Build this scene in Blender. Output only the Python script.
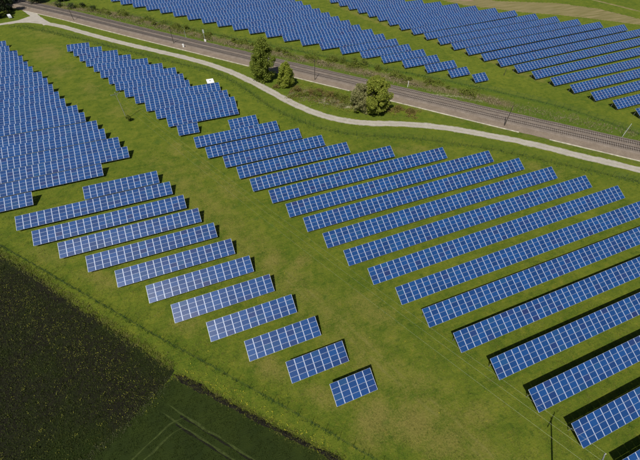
import bpy, math, random
import numpy as np
from mathutils import Vector, Matrix, noise

for o in list(bpy.data.objects):
    bpy.data.objects.remove(o, do_unlink=True)
sc = bpy.context.scene
col = sc.collection

# ------------------------------------------------------------------ camera
CAM = Vector((0, 0, 67.883))
RT = Vector((0.930977225971562, -0.3650493825418863, 0.004511433040927888))
UP = Vector((0.2701900132529854, 0.6972647859094455, 0.6639421473810853))
FW = Vector((0.24551733433842662, 0.6168960744213264, -0.747770333660617))
cd = bpy.data.cameras.new('camera')
cam = bpy.data.objects.new('camera', cd); col.objects.link(cam)
cd.sensor_width = 36; cd.lens = 19.6676; cd.clip_start = 0.5; cd.clip_end = 9000
m = Matrix.Identity(4)
for i in range(3):
    m[i][0] = RT[i]; m[i][1] = UP[i]; m[i][2] = -FW[i]; m[i][3] = CAM[i]
cam.matrix_world = m
sc.camera = cam

# ------------------------------------------------------------------ world, sun, exposure
SUN_AZ = math.degrees(math.atan2(-0.48, -0.50))      # compass style, from +Y towards +X
SUN_EL = 55.5
w = bpy.data.worlds.new('World'); sc.world = w; w.use_nodes = True
nt = w.node_tree; bg = nt.nodes['Background']
sky = nt.nodes.new('ShaderNodeTexSky'); sky.sky_type = 'NISHITA'; sky.sun_disc = False
sky.sun_elevation = math.radians(SUN_EL); sky.sun_rotation = math.radians(SUN_AZ % 360)
sky.air_density = 1.0; sky.dust_density = 0.8; sky.ozone_density = 1.2
nt.links.new(sky.outputs[0], bg.inputs[0]); bg.inputs[1].default_value = 0.052
sd = bpy.data.lights.new('sun', 'SUN'); sd.energy = 4.9; sd.angle = math.radians(0.5); sd.color = (1.0, 0.95, 0.87)
so = bpy.data.objects.new('sun', sd); col.objects.link(so)
ray = Vector((0.48, 0.50, -1.0)).normalized()
so.rotation_euler = ray.to_track_quat('-Z', 'Y').to_euler(); so.location = (-40, -40, 90)
sc.view_settings.view_transform = 'Standard'; sc.view_settings.look = 'None'
sc.view_settings.exposure = 0.12; sc.view_settings.gamma = 1.0
sc.view_settings.use_curve_mapping = False

rnd = random.Random(7)

# ------------------------------------------------------------------ helpers
def new_mat(name):
    mt = bpy.data.materials.new(name); mt.use_nodes = True
    return mt, mt.node_tree, mt.node_tree.nodes['Principled BSDF']

class NB:
    """tiny node builder"""
    def __init__(s, nt): s.nt = nt
    def n(s, t, **kw):
        nd = s.nt.nodes.new(t)
        for k, v in kw.items(): setattr(nd, k, v)
        return nd
    def l(s, a, b): s.nt.links.new(a, b)
    def noise(s, vec, scale, detail=3, rough=0.55, dist=0.0):
        nd = s.n('ShaderNodeTexNoise'); nd.inputs['Scale'].default_value = scale
        nd.inputs['Detail'].default_value = detail; nd.inputs['Roughness'].default_value = rough
        nd.inputs['Distortion'].default_value = dist
        s.l(vec, nd.inputs['Vector']); return nd.outputs['Fac']
    def math(s, op, a, b=None, c=None, clamp=False):
        nd = s.n('ShaderNodeMath', operation=op); nd.use_clamp = clamp
        for i, v in enumerate((a, b, c)):
            if v is None: continue
            if isinstance(v, (int, float)): nd.inputs[i].default_value = v
            else: s.l(v, nd.inputs[i])
        return nd.outputs[0]
    def ramp(s, fac, lo, hi, a=0.0, b=1.0):
        nd = s.n('ShaderNodeMapRange'); nd.inputs[1].default_value = lo; nd.inputs[2].default_value = hi
        nd.inputs[3].default_value = a; nd.inputs[4].default_value = b
        s.l(fac, nd.inputs[0]); return nd.outputs[0]
    def mix(s, fac, a, b):
        nd = s.n('ShaderNodeMix', data_type='RGBA')
        if isinstance(fac, (int, float)): nd.inputs[0].default_value = fac
        else: s.l(fac, nd.inputs[0])
        for i, v in ((6, a), (7, b)):
            if isinstance(v, tuple): nd.inputs[i].default_value = (*v, 1)
            else: s.l(v, nd.inputs[i])
        return nd.outputs[2]
    def bump(s, h, strength, dist, bsdf):
        nd = s.n('ShaderNodeBump'); nd.inputs['Strength'].default_value = strength
        nd.inputs['Distance'].default_value = dist
        s.l(h, nd.inputs['Height']); s.l(nd.outputs[0], bsdf.inputs['Normal'])

def simple_mat(name, c, rough=0.8, metal=0.0, var=0.25, scale=3.0, spec=0.3):
    mt, nt_, b = new_mat(name); q = NB(nt_)
    g = q.n('ShaderNodeNewGeometry').outputs['Position']
    f = q.noise(g, scale, 4)
    f = q.ramp(f, 0.3, 0.7)
    dk = tuple(x * (1 - var) for x in c); lt = tuple(min(1, x * (1 + var)) for x in c)
    q.l(q.mix(f, dk, lt), b.inputs['Base Color'])
    b.inputs['Roughness'].default_value = rough; b.inputs['Metallic'].default_value = metal
    b.inputs['Specular IOR Level'].default_value = spec
    return mt

def leaf_mat(name, c1, c2, c3=None, trans=0.25):
    """foliage: each leaf its own tone"""
    mt, nt_, b = new_mat(name); q = NB(nt_)
    geo = q.n('ShaderNodeNewGeometry')
    cc = q.mix(geo.outputs['Random Per Island'], c1, c2)
    big = q.ramp(q.noise(geo.outputs['Position'], 0.9, 2), 0.4, 0.65)
    if c3: cc = q.mix(q.math('MULTIPLY', big, 0.6), cc, c3)
    q.l(cc, b.inputs['Base Color']); b.inputs['Roughness'].default_value = 0.6
    b.inputs['Specular IOR Level'].default_value = 0.25
    tr = q.n('ShaderNodeBsdfTranslucent'); q.l(cc, tr.inputs[0])
    ms = q.n('ShaderNodeMixShader'); ms.inputs[0].default_value = trans
    out = nt_.nodes['Material Output']
    q.l(b.outputs[0], ms.inputs[1]); q.l(tr.outputs[0], ms.inputs[2]); q.l(ms.outputs[0], out.inputs[0])
    return mt

def link(name, mesh, parent=None, loc=(0, 0, 0), rot=(0, 0, 0)):
    o = bpy.data.objects.new(name, mesh); col.objects.link(o)
    o.location = loc; o.rotation_euler = rot
    if parent is not None: o.parent = parent
    return o

def tag(o, label=None, cat=None, group=None, kind=None):
    if label: o['label'] = label
    if cat: o['category'] = cat
    if group: o['group'] = group
    if kind: o['kind'] = kind
    return o

def mesh_np(name, V, F, mats, mi=None, smooth=False):
    me = bpy.data.meshes.new(name)
    me.from_pydata([tuple(map(float, v)) for v in V], [], [tuple(map(int, f)) for f in F])
    for x in (mats if isinstance(mats, (list, tuple)) else [mats]): me.materials.append(x)
    if mi is not None: me.polygons.foreach_set('material_index', list(mi))
    if smooth: me.polygons.foreach_set('use_smooth', [True] * len(me.polygons))
    me.update(); return me

class MB:
    def __init__(s): s.V = []; s.F = []; s.M = []
    def face(s, pts, m=0):
        b = len(s.V); s.V += [tuple(p) for p in pts]; s.F.append(tuple(range(b, b + len(pts)))); s.M.append(m)
    def box(s, x0, x1, y0, y1, z0, z1, m=0):
        b = len(s.V)
        s.V += [(x0,y0,z0),(x1,y0,z0),(x1,y1,z0),(x0,y1,z0),(x0,y0,z1),(x1,y0,z1),(x1,y1,z1),(x0,y1,z1)]
        for f in ((0,3,2,1),(4,5,6,7),(0,1,5,4),(1,2,6,5),(2,3,7,6),(3,0,4,7)):
            s.F.append(tuple(b + i for i in f)); s.M.append(m)
    def tube(s, p, q, r0, r1=None, n=6, m=0, cap=True):
        r1 = r0 if r1 is None else r1
        p = Vector(p); q = Vector(q); d = (q - p).normalized()
        a = d.orthogonal().normalized(); c = d.cross(a)
        b = len(s.V)
        for P, r in ((p, r0), (q, r1)):
            for k in range(n):
                t = 2 * math.pi * k / n
                s.V.append(tuple(P + a * (r * math.cos(t)) + c * (r * math.sin(t))))
        for k in range(n):
            k2 = (k + 1) % n
            s.F.append((b + k, b + k2, b + n + k2, b + n + k)); s.M.append(m)
        if cap:
            s.F.append(tuple(b + k for k in reversed(range(n)))); s.M.append(m)
            s.F.append(tuple(b + n + k for k in range(n))); s.M.append(m)
    def bar(s, p, q, wd, ht, m=0):
        """rectangular bar from p to q"""
        p = Vector(p); q = Vector(q); d = (q - p).normalized()
        up = Vector((0, 0, 1)) if abs(d.z) < 0.95 else Vector((0, 1, 0))
        a = d.cross(up).normalized() * (wd / 2); c = a.cross(d).normalized() * (ht / 2)
        b = len(s.V)
        for P in (p, q):
            for u, v in ((-1, -1), (1, -1), (1, 1), (-1, 1)): s.V.append(tuple(P + a * u + c * v))
        for f in ((3,2,1,0),(4,5,6,7),(0,1,5,4),(1,2,6,5),(2,3,7,6),(3,0,4,7)):
            s.F.append(tuple(b + i for i in f)); s.M.append(m)
    def mesh(s, name, mats, smooth=False): return mesh_np(name, s.V, s.F, mats, s.M, smooth)

def catmull(P, step):
    P = [Vector((p[0], p[1], 0)) for p in P]
    Q = [P[0] * 2 - P[1]] + P + [P[-1] * 2 - P[-2]]
    out = []
    for i in range(1, len(Q) - 2):
        a, b, c, d = Q[i-1:i+3]; n = max(1, int((c - b).length / step))
        for k in range(n):
            t = k / n
            out.append(0.5 * ((2*b) + (c-a)*t + (2*a-5*b+4*c-d)*t*t + (3*b-a-3*c+d)*t**3))
    out.append(P[-1]); return out

def smooth_line(P, it=3):
    P = [Vector((p[0], p[1], 0)) for p in P]
    for _ in range(it):
        P = [P[0]] + [(P[i-1] + P[i]*2 + P[i+1]) / 4 for i in range(1, len(P)-1)] + [P[-1]]
    return P

def normals2(P):
    out = []
    for i in range(len(P)):
        d = (P[min(i+1, len(P)-1)] - P[max(i-1, 0)]).normalized()
        out.append(Vector((-d.y, d.x, 0)))      # left of travel
    return out

def strip(P, offs, zs, jit=0.0, seed=0):
    """sheet extruded along P with cross-section offsets (left +)"""
    N = normals2(P); V = []; F = []
    for i, (p, n) in enumerate(zip(P, N)):
        for k, (o, z) in enumerate(zip(offs, zs)):
            j = 0
            if jit and k in (0, len(offs)-1):
                j = jit * noise.noise(Vector((p.x*0.35 + k*17, p.y*0.35, seed))) * 2 + jit * 0.5 * noise.noise(Vector((p.x*1.3, p.y*1.3, seed + k)))
            q = p + n * (o + j); V.append((q.x, q.y, z))
    K = len(offs)
    for i in range(len(P)-1):
        for k in range(K-1):
            a = i*K + k; F.append((a, a+1, a+K+1, a+K))
    return V, F

# ------------------------------------------------------------------ ground lines (world metres)
PATH = [(-150, 236), (-120, 247), (-96, 253.5), (-84, 255.6), (-74.7, 256.3), (-66, 252.6), (-57.5, 245), (-52.7, 240.4), (-43.6, 229.3), (-33.8, 217.6), (-22.2, 204.2), (-7, 188), (3.1, 177.2),
        (12.6, 165.6), (21.2, 152.5), (28.2, 138.3), (34.2, 124.6), (37.9, 117), (42.9, 109), (49.7, 101.8), (57.6, 97), (65.9, 93.4),
        (73.9, 89.3), (81.1, 84.6), (90.1, 77.3), (102.1, 66.4), (111.9, 55.5), (123.5, 43.2), (140, 25), (165, -3)]
BALL = [(-150, 372), (-105, 326), (-65.5, 283.4), (-45.3, 261.3), (-28.4, 241.5), (-4.7, 214), (28.5, 176.2), (56.9, 144.1), (70.9, 128.3), (81.0, 117.0),
        (102.4, 92.6), (112.2, 81.6), (120.6, 72.4), (137.3, 54.0), (165, 23.5), (195, -10)]
FENCE_S = [(-84, 121), (-70, 98.5), (-61, 88), (-53.7, 79.8), (-45.8, 70.9), (-30.3, 53.3), (-18.8, 40.3), (-13.7, 34.7), (-9.1, 29.8), (-5.6, 25.8), (0.2, 19.4), (5.1, 13.9), (11.7, 6.4), (18, -0.7), (27, -11)]
FENCE_N = [(-100, 262), (-90, 257), (-80, 251.2), (-71.7, 247), (-57, 232.5), (-43, 218), (-26, 199), (-5.3, 176.6), (9.5, 160.8), (16, 150.5), (21.5, 137.6), (27, 120.7), (33, 109), (40, 99.4), (48, 92.6),
           (57, 87.6), (66, 83.2), (74.2, 77.7), (88.6, 67.2), (102.5, 54), (118.5, 38.2), (136, 18.5)]
FENCE_R = [(-26, 253), (-5, 229), (30, 190), (55, 164.5), (80, 137), (99, 118), (111.4, 104), (129.5, 81.7), (136.4, 68.8), (142, 55), (150, 40)]
FURROW = [(-16.9, 31.9), (-10.4, 25.2), (-3.7, 18.2), (7.7, 6.9), (20, -6), (30, -17)]
WIREL = [(-23, 130.8), (37.7, -6.6)]

# ------------------------------------------------------------------ ground sheet
def axis(lo, hi, step):
    inner = list(np.arange(lo, hi + 1e-6, step))
    a = []; x = lo; s = step
    while x > -4200: s *= 1.6; x -= s; a.append(x)
    b = []; x = hi; s = step
    while x < 4200: s *= 1.6; x += s; b.append(x)
    return np.array(a[::-1] + inner + b)
gx = axis(-110, 275, 1.0); gy = axis(-25, 330, 1.0)
X, Y = np.meshgrid(gx, gy); nxg, nyg = len(gx), len(gy)
def dist_line(P, X=X, Y=Y):
    D = np.full(X.shape, 1e9)
    for (ax, ay), (bx, by) in zip(P[:-1], P[1:]):
        dx, dy = bx-ax, by-ay; L = dx*dx+dy*dy
        t = np.clip(((X-ax)*dx + (Y-ay)*dy)/L, 0, 1)
        D = np.minimum(D, np.hypot(X-ax-t*dx, Y-ay-t*dy))
    return D
def inside(P):
    r = np.zeros(X.shape, bool); n = len(P)
    for i in range(n):
        x0, y0 = P[i]; x1, y1 = P[(i+1) % n]
        if y0 == y1: continue
        c = ((Y > min(y0, y1)) & (Y <= max(y0, y1))) & (X < (Y-y0)*(x1-x0)/(y1-y0)+x0)
        r ^= c
    return r
def gauss(cx, cy, rx, ry=None, ang=0):
    ry = ry or rx; c, s_ = math.cos(ang), math.sin(ang)
    u = (X-cx)*c + (Y-cy)*s_; v = -(X-cx)*s_ + (Y-cy)*c
    return np.exp(-(u/rx)**2 - (v/ry)**2)
dry = np.zeros(X.shape)
for cx, cy, rx, ry, an, a in ((15, 11, 5, 4, 0.5, 1.0), (21, 8, 6, 4, -0.5, 0.95), (25, 4, 6, 3, 0, .8), (26, 14, 4, 3, 0, .6), (18, 22, 5, 3.5, 2.0, .6), (15.9, 33.7, 4, 3, 0, .6), (32, 5, 5, 3.5, 0, .55),
        (7.4, 50.8, 5, 3, .6, .75), (14.1, 48.2, 4.5, 2.5, .3, .75), (10, 44, 3, 4, 0, .45), (24, 30.6, 8, 4, 2.2, .65), (3.7, 79.8, 8, 4, 2.0, .6), (11.3, 84, 6, 4, 2.4, .6), (-8, 105, 8, 5, 2, .5),
        (-2, 92, 4, 7, 0, .5), (-56, 205, 8, 14, 0.3, .75), (-49, 183, 7, 10, .2, .6), (-42, 72, 8, 3, -.7, .6), (-30, 60, 9, 3, -.8, .6), (-14, 42, 6, 3, -.8, .6), (0, 27, 7, 2.5, -.8, .75), (8, 18, 6, 2.5, -.8, .7),
        (-25, 138, 8, 8, 0, .45), (-36, 160, 5, 12, .3, .5), (6, 60, 5, 9, .4, .4), (36, 90, 14, 4, -.5, .5), (60, 79, 16, 3, -.3, .55), (95, 55, 12, 4, -.8, .5), (-60, 232, 18, 8, -.7, .5)):
    dry = np.maximum(dry, a * gauss(cx, cy, rx, ry, an))
dw = dist_line(WIREL)
dry = np.maximum(dry, 0.50*np.exp(-((dist_line([(-25, 126), (32, -8)]))/7.5)**2)*np.exp(-(np.maximum(0, Y-75)/40)**2))
cor = dist_line([(98, 232), (104, 196), (121, 162), (131.5, 130), (140, 100)])
dry = np.maximum(dry, 0.6*np.exp(-(cor/3.2)**2))
lush = np.zeros(X.shape)
lush = np.maximum(lush, 0.5*np.exp(-(dist_line(FENCE_N)/2.4)**2))
lush = np.maximum(lush, 0.42*np.exp(-(dist_line(FENCE_S)/0.8)**2))
lush = np.maximum(lush, 0.9*np.exp(-(dist_line(FENCE_R)/2.0)**2))
lush = np.maximum(lush, 0.75*np.exp(-(dist_line([(x+2.5, y+3) for x, y in BALL[2:]])/9)**2))
lush = np.maximum(lush, 0.5*np.exp(-((dist_line(PATH)-4.5)/3.0)**2))
for cx, cy, r in ((23.4, 12.2, .9), (16.5, 9.8, .8), (24.6, 8.5, .6), (-3.7, 99.4, 1), (-11.6, 94.4, .9), (-10, 89.8, 1.2), (-1.7, 81.4, 1.2), (3.3, 72.4, 1), (-3.3, 95.9, 1.3), (16, 37, 1), (11, 62, 1.1), (8, 66, 1), (5, 73, .9), (-14, 112, 1.6), (-16, 99, 1.2)):
    lush = np.maximum(lush, gauss(cx, cy, r))
scrub = np.zeros(X.shape)
vN = dist_line([(-100, 322), (-56.7, 276), (-34.7, 260), (-18.7, 244), (-4.3, 224), (13.5, 202), (29.7, 183), (52.4, 157.5), (66.2, 143.2), (76, 132), (82.5, 125), (93.3, 112.3), (104.9, 100.5), (112.4, 90.7)])
scrub = np.maximum(scrub, 0.9*np.exp(-(vN/4.2)**2))
scrub = np.maximum(scrub, gauss(46, 124, 10, 4.5, -.8)); scrub = np.maximum(scrub, .9*gauss(54, 113, 7, 5, -.7))
scrub = np.maximum(scrub, .55*np.exp(-(dist_line([(-60, 262), (-6, 197), (29, 155.5), (60, 121), (85, 92), (127, 45)])/1.4)**2))
tanp = inside([(139, 222), (163, 209.5), (171, 194.5), (179, 187), (193.8, 172.5), (212, 160.4), (226.7, 147), (240, 134), (262, 112), (285, 112), (249.5, 139.3), (243, 160.1), (227.9, 178), (195.7, 194), (186, 205), (170, 226), (120, 300), (88, 300)]).astype(float)
tanp = np.maximum(tanp, 0.9*np.exp(-(dist_line([(225, 215), (254.5, 174.3), (262, 147.7), (275, 120)])/1.6)**2))
soilp = inside([(139, 222), (163, 210), (182, 198), (180, 215), (150, 245), (110, 300), (88, 300)]).astype(float)
pale = np.maximum(gauss(48, 117.5, 7, 2.6, -.75), .9*gauss(54.5, 111.5, 5, 3, -.5))
pale = np.maximum(pale, .8*np.exp(-(dist_line([(90, 107), (100, 101), (105, 95.5)])/1.0)**2))
def attr(me, name, A):
    a = me.attributes.new(name, 'FLOAT', 'POINT'); a.data.foreach_set('value', A.astype(np.float32).ravel())
gm = bpy.data.meshes.new('ground')
nv = nxg*nyg
co = np.zeros((nv, 3), np.float32); co[:, 0] = X.ravel(); co[:, 1] = Y.ravel()
idx = np.arange(nv).reshape(nyg, nxg)
fa = np.stack([idx[:-1, :-1], idx[:-1, 1:], idx[1:, 1:], idx[1:, :-1]], -1).reshape(-1, 4)
gm.vertices.add(nv); gm.vertices.foreach_set('co', co.ravel())
gm.loops.add(fa.size); gm.loops.foreach_set('vertex_index', fa.ravel().astype(np.int32))
gm.polygons.add(len(fa)); gm.polygons.foreach_set('loop_start', (np.arange(len(fa))*4).astype(np.int32))
gm.update(calc_edges=True)
for nme, A in (('dry', dry), ('lush', lush), ('scrub', scrub), ('tan', tanp), ('soil', soilp), ('pale', pale)): attr(gm, nme, A)

GRASS_D = (0.048, 0.086, 0.006); GRASS_M = (0.086, 0.126, 0.009); GRASS_L = (0.150, 0.168, 0.016)
def ground_mat():
    mt, nt_, b = new_mat('grass_ground'); q = NB(nt_)
    P = q.n('ShaderNodeNewGeometry').outputs['Position']
    def at(n): nd = q.n('ShaderNodeAttribute'); nd.attribute_name = n; return nd.outputs['Fac']
    n1 = q.noise(P, 0.045, 4, 0.6); n2 = q.noise(P, 0.28, 5, 0.62, 0.4); n3 = q.noise(P, 1.6, 5, 0.65); n4 = q.noise(P, 3.2, 6, 0.85)
    n5 = q.noise(P, 0.75, 6, 0.75, 0.6)
    n6 = q.noise(P, 11.0, 3, 0.8)
    mg = q.n('ShaderNodeMapping'); mg.inputs['Rotation'].default_value = (0, 0, math.radians(66.2)); mg.inputs['Scale'].default_value = (0.10, 1.9, 1)
    q.l(P, mg.inputs['Vector']); stk = q.noise(mg.outputs[0], 1.0, 5, 0.7, 0.3)
    f = q.math('ADD', q.math('ADD', q.math('MULTIPLY', n1, 0.25), q.math('MULTIPLY', n2, 0.35)), q.math('ADD', q.math('MULTIPLY', stk, 0.25), q.math('MULTIPLY', n5, 0.15)))
    c = q.mix(q.ramp(f, 0.42, 0.59), GRASS_D, GRASS_L)
    c = q.mix(q.ramp(n3, 0.35, 0.7, 0.0, 0.75), c, GRASS_M)
    c = q.mix(q.ramp(n5, 0.56, 0.66, 0.0, 0.55), c, (0.170, 0.160, 0.018))
    c = q.mix(q.ramp(n5, 0.45, 0.36, 0.0, 0.6), c, (0.030, 0.066, 0.005))
    # dry patches
    d = q.math('ADD', at('dry'), q.math('MULTIPLY', q.math('SUBTRACT', n3, 0.5), 0.9))
    d = q.math('ADD', d, q.math('MULTIPLY', q.math('SUBTRACT', n2, 0.5), 1.1))
    dcol = q.mix(q.ramp(n4, 0.3, 0.7), (0.130, 0.110, 0.026), (0.225, 0.200, 0.050))
    c = q.mix(q.ramp(q.math('ADD', d, q.math('MULTIPLY', q.math('SUBTRACT', n4, .5), .9)), 0.26, 0.90, 0.0, 0.88), c, dcol)
    c = q.mix(q.ramp(n6, 0.5, 0.72, 0.0, 0.45), c, (0.20, 0.20, 0.05))
    c = q.mix(q.ramp(n6, 0.48, 0.30, 0.0, 0.45), c, (0.024, 0.050, 0.005))
    # thin straw flecks everywhere
    c = q.mix(q.ramp(n4, 0.56, 0.70, 0.0, 0.5), c, (0.225, 0.205, 0.035))
    c = q.mix(q.ramp(n4, 0.45, 0.32, 0.0, 0.6), c, (0.020, 0.045, 0.004))
    # lush
    l = q.math('ADD', at('lush'), q.math('MULTIPLY', q.math('SUBTRACT', n2, 0.5), 0.8))
    c = q.mix(q.ramp(l, 0.3, 0.9, 0.0, 0.85), c, q.mix(q.ramp(n3, .35, .65), (0.044, 0.086, 0.009), (0.085, 0.128, 0.017)))
    # scrub verges
    s_ = q.math('ADD', at('scrub'), q.math('MULTIPLY', q.math('SUBTRACT', n3, 0.5), 1.3))
    s_ = q.math('ADD', s_, q.math('MULTIPLY', q.math('SUBTRACT', n2, 0.5), 0.9))
    c = q.mix(q.ramp(s_, 0.4, 0.95, 0.0, 0.85), c, q.mix(q.ramp(n4, .3, .7), (0.085, 0.060, 0.030), (0.20, 0.155, 0.085)))
    p_ = q.math('ADD', at('pale'), q.math('MULTIPLY', q.math('SUBTRACT', n3, 0.5), 1.0))
    c = q.mix(q.ramp(p_, 0.45, 0.85, 0.0, 0.8), c, (0.33, 0.30, 0.21))
    sp = q.n('ShaderNodeSeparateXYZ'); q.l(P, sp.inputs[0])
    # two wheel lines worn beside the power line (distance to a straight line on the ground)
    dl = q.math('ADD', q.math('ADD', q.math('MULTIPLY', sp.outputs[0], 0.9147), q.math('MULTIPLY', sp.outputs[1], 0.4041)), -31.8 + 4.6)
    dl = q.math('ADD', dl, q.math('MULTIPLY', q.math('SUBTRACT', n1, .5), 3.0))
    for o_ in (-.85, .85):
        e = q.math('ABSOLUTE', q.math('ADD', dl, o_))
        c = q.mix(q.math('MULTIPLY', q.ramp(e, .12, .34, .5, 0.0), q.math('MULTIPLY', q.ramp(n2, .42, .62, 0, .8), q.ramp(sp.outputs[1], 45, 62, 1, 0))), c, (0.18, 0.17, 0.05))
    # stubble field beyond
    t = q.math('ADD', at('tan'), q.math('MULTIPLY', q.math('SUBTRACT', n2, 0.5), 0.9))
    mp = q.n('ShaderNodeMapping'); mp.inputs['Rotation'].default_value = (0, 0, 0.70); mp.inputs['Scale'].default_value = (0.06, 0.9, 1)
    q.l(P, mp.inputs['Vector'])
    st = q.noise(mp.outputs[0], 1.0, 3)
    c = q.mix(q.ramp(t, 0.35, 0.75, 0.0, 0.85), c, q.mix(q.ramp(st, .35, .65), (0.150, 0.130, 0.050), (0.25, 0.20, 0.105)))
    so_ = q.math('ADD', at('soil'), q.math('MULTIPLY', q.math('SUBTRACT', n2, 0.5), 0.6))
    c = q.mix(q.ramp(so_, 0.4, 0.7, 0.0, 0.8), c, q.mix(q.ramp(st, .3, .7), (0.20, 0.135, 0.095), (0.29, 0.20, 0.14)))
    q.l(c, b.inputs['Base Color']); b.inputs['Roughness'].default_value = 0.95
    b.inputs['Specular IOR Level'].default_value = 0.1
    h = q.math('ADD', q.math('MULTIPLY', n3, 0.5), q.math('MULTIPLY', n4, 0.5))
    q.bump(h, 0.9, 0.35, b)
    return mt
gm.materials.append(ground_mat())
tag(link('ground', gm), kind='structure')

# ------------------------------------------------------------------ fields lower left
def poly_sheet(name, pts, z, mat, step=1.2, jit=0.6, seed=3.0, sharp=()):
    out = []
    n = len(pts)
    for i in range(n):
        a = Vector((*pts[i], 0)); b = Vector((*pts[(i+1) % n], 0)); k = max(1, int((b-a).length/step)) if (a-b).length < 120 else 1
        d = (b-a).normalized(); nn = Vector((-d.y, d.x, 0))
        for j in range(k):
            p = a.lerp(b, j/k)
            if j and k > 1: p += nn * jit * (noise.noise(Vector((p.x*.5, p.y*.5, seed))) + .6*noise.noise(Vector((p.x*2, p.y*2, seed))))
            out.append((p.x, p.y, z))
    import bmesh
    bm = bmesh.new(); vs = [bm.verts.new(p) for p in out]; f = bm.faces.new(vs)
    bmesh.ops.triangulate(bm, faces=[f])
    me = bpy.data.meshes.new(name); bm.to_mesh(me); bm.free(); me.materials.append(mat)
    return tag(link(name, me), kind='structure')

def plough_mat():
    mt, nt_, b = new_mat('dark_soil'); q = NB(nt_)
    P = q.n('ShaderNodeNewGeometry').outputs['Position']
    n1 = q.noise(P, 0.07, 3, .6); n2 = q.noise(P, 1.3, 5, .7); n3 = q.noise(P, 5.5, 5, .75); n5 = q.noise(P, 2.6, 3, .7)
    c = q.mix(q.ramp(n2, .3, .7), (0.010, 0.010, 0.006), (0.024, 0.022, 0.014))
    gmask = q.math('ADD', q.math('MULTIPLY', n1, 0.6), q.math('MULTIPLY', n3, 0.5))
    c = q.mix(q.ramp(gmask, .52, .66, 0, .9), c, (0.021, 0.036, 0.004))
    c = q.mix(q.ramp(n5, .54, .66, 0, .6), c, (0.038, 0.050, 0.008))
    c = q.mix(q.ramp(n3, .62, .74, 0, .45), c, (0.060, 0.062, 0.030))
    q.l(c, b.inputs['Base Color']); b.inputs['Roughness'].default_value = 0.95; b.inputs['Specular IOR Level'].default_value = 0.1
    q.bump(q.math('ADD', q.math('MULTIPLY', n2, .5), n3), 1.0, 0.35, b)
    return mt
def crop_mat():
    mt, nt_, b = new_mat('young_crop'); q = NB(nt_)
    P = q.n('ShaderNodeNewGeometry').outputs['Position']
    n1 = q.noise(P, 0.12, 3, .6); n2 = q.noise(P, 1.1, 5, .7); n3 = q.noise(P, 6, 4, .7)
    mp = q.n('ShaderNodeMapping'); mp.inputs['Rotation'].default_value = (0, 0, 0.80); mp.inputs['Scale'].default_value = (0.25, 6.0, 1)
    q.l(P, mp.inputs['Vector']); rows_ = q.noise(mp.outputs[0], 1.0, 2)
    c = q.mix(q.ramp(n1, .4, .6), (0.013, 0.022, 0.003), (0.024, 0.036, 0.004))
    c = q.mix(q.ramp(n2, .35, .7, 0, .8), c, (0.019, 0.031, 0.004))
    c = q.mix(q.ramp(n3, .58, .75, 0, .7), c, (0.040, 0.054, 0.010))
    c = q.mix(q.ramp(rows_, .45, .3, 0, .5), c, (0.009, 0.014, 0.003))
    q.l(c, b.inputs['Base Color']); b.inputs['Roughness'].default_value = 0.9; b.inputs['Specular IOR Level'].default_value = 0.15
    q.bump(q.math('ADD', n3, q.math('MULTIPLY', rows_, .5)), 0.8, 0.2, b)
    return mt
poly_sheet('ploughed_field', [(-104, 137), (-72, 98.5), (-53.6, 77.2), (-43.5, 65.6), (-34.5, 54.2), (-24.6, 42.3), (-16.7, 32.6), (-19.6, 29.6), (-24, 26.6), (-29, 24), (-40, 19), (-75, 6), (-135, -4), (-150, 80)], 0.004, plough_mat(), jit=0.7)
poly_sheet('crop_field', [(-16.7, 31.2), (-10.4, 24.9), (-3.7, 17.9), (7.7, 6.6), (20, -6.3), (30, -17.3), (40, -29), (-60, -60), (-90, -10), (-75, 6.4), (-40, 19.6), (-29, 24.6), (-24, 27.2), (-19.9, 30)], 0.008, crop_mat(), jit=0.6)

dark_soil = simple_mat('ditch_soil', (0.009, 0.008, 0.006), 0.95, var=.5, scale=2.5, spec=.1)
# the bare ditch bank between meadow and crop: a low broken ridge of clods
def clod_ridge(name, P, wd, ht, mat, label=None):
    L = catmull(P, 0.35); N = normals2(L); V = []; F = []; K = 7
    for i, (p, n) in enumerate(zip(L, N)):
        ws = wd * (0.7 + 0.5*noise.noise(Vector((p.x*.4, p.y*.4, 5))))
        ws *= 1.0 + .9*math.exp(-((i-14)/12)**2)
        if i < 6: ws *= 0.2 + i*0.13
        for k in range(K):
            t = k/(K-1)*2-1
            q = p + n*(t*ws/2)
            z = -0.05 + ht*(1-t*t)*(0.7 + 0.9*noise.noise(Vector((q.x*1.7, q.y*1.7, 2)))) + 0.06*(1-t*t)*noise.noise(Vector((q.x*5, q.y*5, 9)))
            V.append((q.x, q.y, z if abs(t) < .99 else -0.05))
    for i in range(len(L)-1):
        for k in range(K-1):
            a = i*K+k; F.append((a, a+1, a+K+1, a+K))
    o = link(name, mesh_np(name, V, F, mat, smooth=False)); tag(o, kind='structure'); return o
clod_ridge('ditch_bank', FURROW, 1.35, 0.32, dark_soil)
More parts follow.
